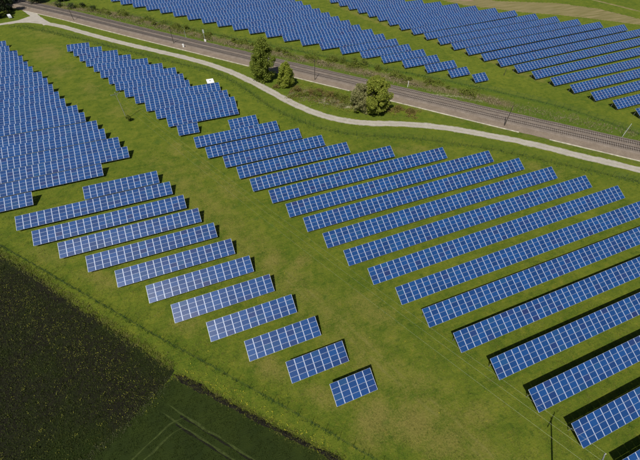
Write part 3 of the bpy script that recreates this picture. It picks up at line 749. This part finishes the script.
for i, (x, y, h, r) in enumerate(NSH):
    mt = (g_dark if i < 4 else g_shr)
    shrub(x, y, h, r, mt, '%sgreen shrub on the far railway bank, %s from the upper left' % ('dark ' if i < 4 else '', ORD[i]), 'shrubs on the far railway bank', 90+i)

# rough grass, tall grass along fences, flowers -> stuff
def tufts(name, pts, hgt, mat, seed, blades=5, wd=.035, spread=.12):
    nr = np.random.default_rng(seed); P = np.repeat(pts, blades, 0); n = len(P)
    P = P + nr.normal(size=P.shape)*spread
    a = nr.random(n)*2*math.pi; ln = hgt*(.5+nr.random(n)); w_ = wd*(.6+.8*nr.random(n))
    dx, dy = np.cos(a), np.sin(a); lean = .25+.5*nr.random(n)
    z0 = np.zeros(n)+.01
    v0 = np.stack([P[:, 0]-dy*w_, P[:, 1]+dx*w_, z0], 1); v1 = np.stack([P[:, 0]+dy*w_, P[:, 1]-dx*w_, z0], 1)
    v2 = np.stack([P[:, 0]+dx*ln*lean, P[:, 1]+dy*ln*lean, z0+ln*.85], 1)
    V = np.stack([v0, v1, v2], 1).reshape(-1, 3); F = np.arange(3*n).reshape(n, 3)
    o = link(name, fast_mesh(name, V, F, mat)); return o
nr = np.random.default_rng(4)
grass_m = leaf_mat('meadow_blades', (0.065, 0.100, 0.010), (0.160, 0.175, 0.026), (0.19, 0.17, 0.055), .15)
def clear(P):
    """keep off path, railway and fields"""
    k = np.ones(len(P), bool)
    k &= dist_line(PATH, P[:, 0], P[:, 1]) > 2.0
    k &= (P[:, 0]*.77 + P[:, 1]*.64) > 8.2      # meadow side of the fields
    return k
n = 150000
P = np.stack([nr.uniform(-58, 75, n), nr.uniform(-14, 110, n)], 1)
clump = np.array([noise.noise(Vector((p[0]*.35, p[1]*.35, 3))) for p in P])
keep = clear(P) & (nr.random(n) < np.clip(1.5 - P[:, 1]/90, .15, 1)*np.clip(.55+1.3*clump, .1, 1))
tag(tufts('meadow_grass', P[keep], .16, grass_m, 1, blades=4, wd=.03), 'short rough meadow grass between the solar arrays', 'grass', kind='stuff')
lush_m = leaf_mat('tall_grass_blades', (0.032, 0.070, 0.010), (0.075, 0.115, 0.020), None, .15)
def along_pts(P, dens, wd, seed):
    r = np.random.default_rng(seed); out = []
    for a, b in zip(P[:-1], P[1:]):
        a = np.array(a); b = np.array(b); L = np.hypot(*(b-a)); k = int(L*dens); t = r.random(k)[:, None]
        d = (b-a)/L; nn = np.array([-d[1], d[0]]); out.append(a+(b-a)*t + nn*r.normal(size=(k, 1))*wd)
    return np.concatenate(out)
edge_pts = along_pts([(-60, 86), (-53.6, 77.6), (-43.5, 66), (-34.5, 54.6), (-24.6, 42.7), (-16.9, 33.2)], 30, .55, 41)
edge_pts2 = along_pts([(-16.9, 31.9), (-10.4, 25.6), (-3.7, 18.6), (7.7, 7.3)], 26, .35, 42)
edge_pts3 = along_pts([(-17, 32), (-19.7, 29.8), (-24, 26.9), (-29, 24.3), (-40, 19.3)], 16, .5, 44)
tag(tufts('field_margin_weeds', edge_pts3, .3, leaf_mat('margin_weeds', (0.045, 0.055, 0.020), (0.10, 0.105, 0.05), None, .1), 45, blades=5, wd=.035, spread=.2), 'greyish weeds on the seam between ploughed field and crop', 'weeds', kind='stuff')
tag(tufts('bank_edge_grass', np.concatenate([edge_pts, edge_pts2]), .34, grass_m, 43, blades=5, wd=.04, spread=.2), 'ragged grass fringe along the edges of the dark fields', 'grass', kind='stuff')
pts = np.concatenate([along_pts(FENCE_S, 3, .2, 1), along_pts(FENCE_N[2:], 5, 1.0, 2), along_pts(FENCE_R, 3, .7, 3)])
tag(tufts('fence_line_grass', pts, .42, lush_m, 2, blades=5, wd=.045, spread=.15), 'taller dark grass growing along the foot of the wire fences', 'grass', kind='stuff')
verge = np.concatenate([along_pts([(x+3.4, y+3.6) for x, y in BALL[2:-2]], 14, 2.0, 5), along_pts([(38, 129), (46, 122), (53, 114)], 40, 2.6, 6)])
dry_m = leaf_mat('dry_stalks', (0.16, 0.125, 0.065), (0.30, 0.25, 0.15), (0.10, 0.11, 0.03), .1)
tag(tufts('dry_verge_grass', verge, .5, dry_m, 3, blades=4, wd=.05, spread=.3), 'dry pale stalks and weeds on the railway bank', 'weeds', kind='stuff')
def undergrowth(name, pts, mat, label, seed, size=.34, hmax=1.1, sc_=.28, thr=-.05):
    r = np.random.default_rng(seed)
    nv_ = np.array([noise.noise(Vector((p[0]*sc_, p[1]*sc_, seed))) + .5*noise.noise(Vector((p[0]*sc_*3, p[1]*sc_*3, seed))) for p in pts])
    k = nv_ > thr; pts = pts[k]; hh = np.clip((nv_[k]-thr)*2.2, .12, 1)*hmax; n = len(pts)
    C = np.column_stack([pts, hh*r.random(n)**.6]); R = np.full(n, .12)
    a = r.normal(size=(n, 3)); a /= np.linalg.norm(a, axis=1)[:, None]
    b = np.cross(a, r.normal(size=(n, 3))); b /= np.linalg.norm(b, axis=1)[:, None]; c = np.cross(a, b); s_ = size*(.5+r.random(n))[:, None]
    V = np.stack([C-b*s_*.5, C+c*s_*.35, C+b*s_*.5, C-c*s_*.35], 1).reshape(-1, 3); V[:, 2] = np.maximum(V[:, 2], .02)
    tag(link(name, fast_mesh(name, V, np.arange(4*n).reshape(n, 4), mat)), label, 'undergrowth', kind='stuff')
mid_ = np.concatenate([along_pts([(38, 129.5), (45, 124), (52, 117), (58, 110)], 520, 2.6, 51)])
undergrowth('tangled_undergrowth', mid_[::2], g_shr, 'tangled green undergrowth between the willow and the bushy tree', 51, hmax=1.0)
undergrowth('reddish_undergrowth', mid_[1::2], g_red, 'reddish brown undergrowth between the willow and the bushy tree', 52, hmax=.9)
undergrowth('verge_undergrowth', along_pts([(66, 106), (71, 101), (77, 95)], 300, 1.5, 53), g_red, 'brownish undergrowth on the verge right of the bushy tree', 53, hmax=.8)
bank_ = along_pts([(-56, 277), (-34.7, 261.5), (-18.7, 245.5), (-4.3, 226), (13.5, 205), (29.7, 186.5), (52.4, 161), (66.2, 147), (78, 134.5), (86, 124.5), (97, 112), (108, 98)], 150, 2.3, 54)
undergrowth('bank_undergrowth', bank_, g_shr, 'tangled green undergrowth on the far railway bank', 54, size=.42, hmax=1.6, sc_=.16, thr=.06)
undergrowth('brown_undergrowth', along_pts([(-40, 263.5), (-4.3, 221), (29.7, 180.5), (66.2, 141), (86, 119), (112, 89.5)], 60, 1.3, 55), dry_m, 'dry brown undergrowth at the foot of the far railway bank', 55, size=.36, hmax=.8, sc_=.14, thr=.0)
# weeds in the ploughed field
weed_m = leaf_mat('field_weeds', (0.018, 0.032, 0.004), (0.060, 0.070, 0.012), None, .1)
n = 30000; P = np.stack([nr.uniform(-60, -14, n), nr.uniform(14, 82, n)], 1)
ok = (P[:, 0]*.77 + P[:, 1]*.64) < 7.4 - .5
ok &= (P[:, 1] > 33.0 + (P[:, 0]+14)*.62)
tag(tufts('field_weeds', P[ok], .22, weed_m, 7, blades=4, wd=.05, spread=.14), 'sparse dark weeds over the ploughed field', 'weeds', kind='stuff')
# young crop plants
crop_leaf = leaf_mat('crop_leaves', (0.018, 0.032, 0.004), (0.046, 0.064, 0.010), None, .15)
n = 60000; P = np.stack([nr.uniform(-45, 32, n), nr.uniform(-24, 33, n)], 1)
ok = (P[:, 0]*.70 + P[:, 1]*.71 < 9.9) & (P[:, 1] < 29.5 + (P[:, 0]+19.6)*.60) & np.array([noise.noise(Vector((p[0]*.5, p[1]*.5, 8))) > -.25 for p in P])
for T in TR: ok &= dist_line([tuple(v) for v in T], P[:, 0], P[:, 1]) > .25
tag(tufts('young_crop_leaves', P[ok], .16, crop_leaf, 77, blades=4, wd=.035, spread=.1), 'young green crop leaves covering the lower dark field', 'crop', kind='stuff')
# yellow flowers
yel = simple_mat('yellow_petals', (0.36, 0.33, 0.02), .7, var=.25, scale=6)
yel2 = simple_mat('dull_yellow_petals', (0.17, 0.175, 0.018), .7, var=.4, scale=6)
def flowers(name, centres, mat, label, sr, per, size, seed):
    r = np.random.default_rng(seed); C = np.repeat(centres, per, 0); n = len(C)
    C = C + r.normal(size=C.shape)*sr
    a = r.random(n)*math.pi; s = size*(.5+r.random(n)); z = .12+.15*r.random(n); tx = r.normal(size=n)*.3
    V = []
    for k in range(5):
        t = a + k*2*math.pi/5; V.append(np.stack([C[:, 0]+np.cos(t)*s, C[:, 1]+np.sin(t)*s, z+np.cos(t)*s*tx], 1))
    V = np.stack(V, 1).reshape(-1, 3); F = np.arange(5*n).reshape(n, 5)
    tag(link(name, fast_mesh(name, V, F, mat)), label, 'flowers', kind='stuff')
bank = along_pts([(-15.5, 32.5), (-10.9, 28.0), (-3.0, 19.4), (2.4, 13.9), (6, 10.2)], 2.4, .6, 8)
flowers('bank_flowers', bank, yel, 'yellow flowers scattered along the bank above the crop field', .14, 3, .05, 9)
r = np.random.default_rng(12)
fc = np.stack([r.uniform(-55, -16, 2600), r.uniform(20, 80, 2600)], 1)
d_edge = fc[:, 0]*.77 + fc[:, 1]*.64
fk = (d_edge < 6.6) & (fc[:, 1] > 31.5 + (fc[:, 0]+14)*.62) & (r.random(2600) < np.exp(-((d_edge-2.5)/2.4)**2) * .8 + .3*np.exp(-((d_edge+2)/9)**2) * .9 + .10)
flowers('field_flowers', fc[fk], yel2, 'small yellow flowers dotted over the dark ploughed field', .2, 4, .045, 10)
fa_ = np.concatenate([along_pts([(150, 86.5), (165, 86)], 4, .6, 13), along_pts([(152, 78.6), (170, 78.6)], 5, .7, 14), along_pts([(154, 70.5), (172, 70.5)], 5, .8, 15), along_pts([(131, 152.2), (185, 153.5)], .5, .5, 16)])
flowers('meadow_flowers', fa_, yel2, 'yellow flowers between the near rows of the farthest block', .5, 3, .09, 17)
r = np.random.default_rng(31); mc = np.stack([r.uniform(-45, 75, 150), r.uniform(-8, 105, 150)], 1); mc = mc[clear(mc)]
flowers('scattered_flowers', mc, yel, 'single yellow flowers scattered across the meadow', .08, 2, .05, 18)

# ------------------------------------------------------------------ fences
fgreen = simple_mat('fence_wire', (0.020, 0.048, 0.022), .5, var=.2, spec=.4)
def wire_fence(P, label, span=2.6, vstep=.2, rw=.006, h=1.9):
    L = smooth_line(catmull(P, 2.0), 2); o = L[0].copy()
    root = link('wire_fence', None, loc=(o.x, o.y, 0)); tag(root, label, 'fence')
    tot = sum((b-a).length for a, b in zip(L[:-1], L[1:])); span = max(span, tot/99)
    cum = [0]
    for a, b in zip(L[:-1], L[1:]): cum.append(cum[-1]+(b-a).length)
    def at(s):
        i = min(max(0, int(np.searchsorted(cum, s))-1), len(L)-2); t = (s-cum[i])/(cum[i+1]-cum[i]); return L[i].lerp(L[i+1], t)-o
    pm = MB(); pm.tube((0, 0, -.1), (0, 0, h+.1), .035, .035, 6); pme = pm.mesh('post', fgreen)
    k = int(tot/span); pts = [at(min(tot, i*tot/k)) for i in range(k+1)]
    for p in pts[:100]: link('post', pme, root, (p.x, p.y, 0))
    mb = MB()
    for a, b in zip(pts[:-1], pts[1:]):
        for z in np.arange(.1, h+.01, .15): mb.tube(a+Vector((0, 0, z)), b+Vector((0, 0, z)), rw, rw, 3, cap=False)
        d = (b-a).length; nn = int(d/vstep)
        for j in range(1, nn):
            p = a.lerp(b, j/nn); mb.tube(p+Vector((0, 0, .05)), p+Vector((0, 0, h)), rw*.8, rw*.8, 3, cap=False)
    link('wire_mesh', mb.mesh('wire_mesh', fgreen), root)
wire_fence(FENCE_S, 'long green wire mesh fence along the ploughed field side of the meadow', rw=.0032)
wire_fence(FENCE_N[3:], 'long green wire mesh fence following the pale path', vstep=.3)
wire_fence(FENCE_R, 'long green wire mesh fence on the far side of the railway', vstep=.3)

# ------------------------------------------------------------------ power line
wood_m = simple_mat('pole_wood', (0.20, 0.165, 0.125), .9, var=.3, scale=5)
pale_pole = simple_mat('pole_concrete', (0.27, 0.27, 0.20), .85, var=.15, scale=3)
porcelain = simple_mat('insulator', (0.55, 0.52, 0.45), .3, var=.1)
U_ = Vector((0.915, 0.403, 0))
def power_pole(x, y, h, mat, label, r=.14):
    root = link('power_pole', None, loc=(x, y, 0)); tag(root, label, 'power pole', 'poles of the power line across the meadow')
    m_ = MB(); m_.tube((0, 0, -.2), (0, 0, h), r*1.15, r*.75, 10); link('pole', m_.mesh('pole', mat), root)
    m_ = MB(); m_.bar(Vector((0, 0, h-.45)) - U_*1.65, Vector((0, 0, h-.45)) + U_*1.65, .11, .13); m_.tube(U_*.9+Vector((0, 0, h-.5)), (0, 0, h-1.3), .02, .02, 5)
    m_.tube(U_*-.9+Vector((0, 0, h-.5)), (0, 0, h-1.3), .02, .02, 5)
    link('crossarm', m_.mesh('crossarm', galv), root)
    m_ = MB(); m_.tube((0, 0, 0), (0, 0, .14), .05, .065, 8); m_.tube((0, 0, .14), (0, 0, .26), .065, .03, 8); ime = m_.mesh('insulator', porcelain)
    for s in (-1.5, 1.5): link('insulator', ime, root, tuple(U_*s + Vector((0, 0, h-.38))))
    link('insulator', ime, root, (0, 0, h))
power_pole(-23, 130.8, 9.9, pale_pole, 'pale power pole above the lone shrub between two array blocks', .10)
power_pole(37.7, -6.6, 13.3, wood_m, 'tall power pole whose shadow falls beside the lowest deep blue arrays')
wire_m = simple_mat('aluminium_wire', (0.36, 0.38, 0.28), .5, metal=.4, var=.05)
WLB = ['power line wire nearest the ploughed field', 'middle wire of the power line over the meadow', 'power line wire nearest the deep blue arrays']
for k, s in enumerate((-1.5, 0, 1.5)):
    A = Vector((-23, 130.8, 9.9+(.26 if s == 0 else -.12))) + U_*s; B = Vector((37.7, -6.6, 13.3+(.26 if s == 0 else -.12))) + U_*s
    pts = [A.lerp(B, t/40) - Vector((0, 0, 4*2.2*(t/40)*(1-t/40))) for t in range(41)]
    m_ = MB()
    for a, b in zip(pts[:-1], pts[1:]): m_.tube(a, b, .006, .006, 5, cap=False)
    tag(link('power_wire', m_.mesh('power_wire', wire_m)), WLB[k], 'wire', 'wires of the power line')

# ------------------------------------------------------------------ railway poles and posts
dark_pole = simple_mat('dark_timber', (0.050, 0.042, 0.034), .9, var=.25, scale=4)
def rail_pole(x, y, h, label):
    root = link('telegraph_pole', None, loc=(x, y, 0)); tag(root, label, 'pole', 'dark poles beside the railway')
    m_ = MB(); m_.tube((0, 0, -.1), (0, 0, h), .14, .10, 8); link('pole', m_.mesh('pole', dark_pole), root)
    m_ = MB(); m_.bar((-.55, -.45, h-.3), (.55, .45, h-.3), .09, .09); link('crossarm', m_.mesh('crossarm', dark_pole), root)
rail_pole(-47.6, 248.4, 7.2, 'dark pole beside the railway nearest the top left wood')
rail_pole(0.1, 195.6, 7.4, 'dark pole beside the railway left of the tall poplar')
rail_pole(51.0, 135.2, 8.0, 'dark pole beside the railway between the willow and the bushy tree')
rail_pole(101.3, 78.4, 7.6, 'dark pole between railway and path on the right half')
greym = simple_mat('grey_paint', (0.40, 0.43, 0.42), .5, var=.1)
whitem = simple_mat('white_paint', (0.78, 0.78, 0.76), .5, var=.05)
root = link('railway_signal', None, loc=(14.9, 192.9, 0)); tag(root, 'grey railway signal post with a flat head on the far ballast edge', 'signal')
m_ = MB(); m_.tube((0, 0, 0), (0, 0, 4.6), .09, .08, 8); link('post', m_.mesh('post', greym), root)
m_ = MB(); m_.box(-.35, .35, -.1, .1, 3.9, 5.4); link('signal_head', m_.mesh('signal_head', greym), root)
m_ = MB(); m_.box(-.4, .4, -.4, .4, 0, .9); link('equipment_box', m_.mesh('equipment_box', whitem), root)
def marker(name, x, y, h, r, mat, label, lean=(0, 0), cat='post'):
    m_ = MB(); m_.tube((0, 0, -.1), (lean[0], lean[1], h), r, r*.85, 8); m_.tube((lean[0], lean[1], h), (lean[0]*1.01, lean[1]*1.01, h+.12), r*1.3, r*.6, 8)
    tag(link(name, m_.mesh(name, mat), loc=(x, y, 0)), label, cat)
marker('marker_post', 6.6, 200.4, 3.6, .07, greym, 'thin grey post on the far railway bank left of the signal')
marker('marker_post', 84.2, 115.8, 2.4, .10, whitem, 'pale post on the far railway bank right of the bushy tree')
marker('marker_post', 134.5, 58.4, 4.4, .08, greym, 'slanting pale grey post on the far side of the railway at the right', lean=(.9, .5))
marker('marker_post', 128.2, 110.0, 3.0, .09, dark_pole, 'dark post standing between the two far array blocks')
m_ = MB(); m_.box(-.35, .35, -.3, .3, 0, 1.3); m_.box(-.4, .4, -.35, .35, 1.3, 1.38)
tag(link('kilometre_stone', m_.mesh('kilometre_stone', whitem), loc=(4.0, 189.6, 0)), 'small white marker stone beside the cable trough', 'marker stone')

# ------------------------------------------------------------------ transformer kiosk
root = link('transformer_kiosk', None, loc=(9.6, 144.7, 0)); root.scale = (.88, .8, .9); tag(root, 'small white flat roofed kiosk behind a row of the upper left block', 'kiosk')
m_ = MB(); m_.box(-1.35, 1.35, -2.1, 2.1, 0, 2.45); link('wall', m_.mesh('wall', whitem), root)
m_ = MB(); m_.box(-1.55, 1.55, -2.3, 2.3, 2.453, 2.62); link('roof', m_.mesh('roof', whitem), root)
m_ = MB(); m_.box(-.45, .25, -.5, .3, 2.62, 2.92); link('roof_vent', m_.mesh('roof_vent', greym), root)
m_ = MB(); m_.box(-.5, .5, -2.14, -2.103, .1, 2.1); d_ = link('door', m_.mesh('door', greym), root)
m_ = MB(); m_.box(.36, .42, -2.2, -2.145, 1.0, 1.15); link('handle', m_.mesh('handle', dark_pole), d_)

# ------------------------------------------------------------------ white van by the wood
van_w = simple_mat('van_paint', (0.75, 0.77, 0.80), .3, var=.03, spec=.5); vglass = simple_mat('van_glass', (0.02, 0.03, 0.04), .08, var=.1, spec=.6); tyre = simple_mat('tyre_rubber', (0.02, 0.02, 0.02), .85, var=.1)
root = link('white_van', None, loc=(-80.8, 265.4, 0), rot=(0, 0, 1.95)); root.scale = (.8, .8, .8); tag(root, 'small white van parked below the dark trees at the top left', 'van')
pr = [(-2.3, .35), (-2.35, 1.0), (-2.25, 1.9), (-2.0, 2.0), (.9, 2.0), (1.2, 1.9), (1.7, 1.2), (2.3, 1.0), (2.4, .6), (2.35, .35)]
m_ = MB()
for s in (-.9, .9): m_.face([(x, s, z) for x, z in (pr if s < 0 else pr[::-1])])
for (x0, z0), (x1, z1) in zip(pr, pr[1:]+pr[:1]): m_.face([(x0, -.9, z0), (x0, .9, z0), (x1, .9, z1), (x1, -.9, z1)])
link('body', m_.mesh('body', van_w), root)
m_ = MB(); m_.face([(1.235, -.78, 1.86), (1.69, -.78, 1.25), (1.69, .78, 1.25), (1.235, .78, 1.86)][::-1]); me = m_.mesh('windscreen', vglass); link('windscreen', me, root, (.02, 0, .01))
for s in (-1, 1):
    m_ = MB(); m_.box(.2, 1.1, s*.905-.004, s*.905+.004, 1.2, 1.75); link('side_window', m_.mesh('side_window', vglass), root)
    for x in (-1.45, 1.5):
        m_ = MB(); m_.tube((x, s*.72, .34), (x, s*.92, .34), .34, .34, 16); wv = link('wheel', m_.mesh('wheel', tyre), root)
        m_ = MB(); m_.tube((x, s*.921, .34), (x, s*.93, .34), .19, .19, 12); link('rim', m_.mesh('rim', greym), wv)
print('objects', len(bpy.data.objects))
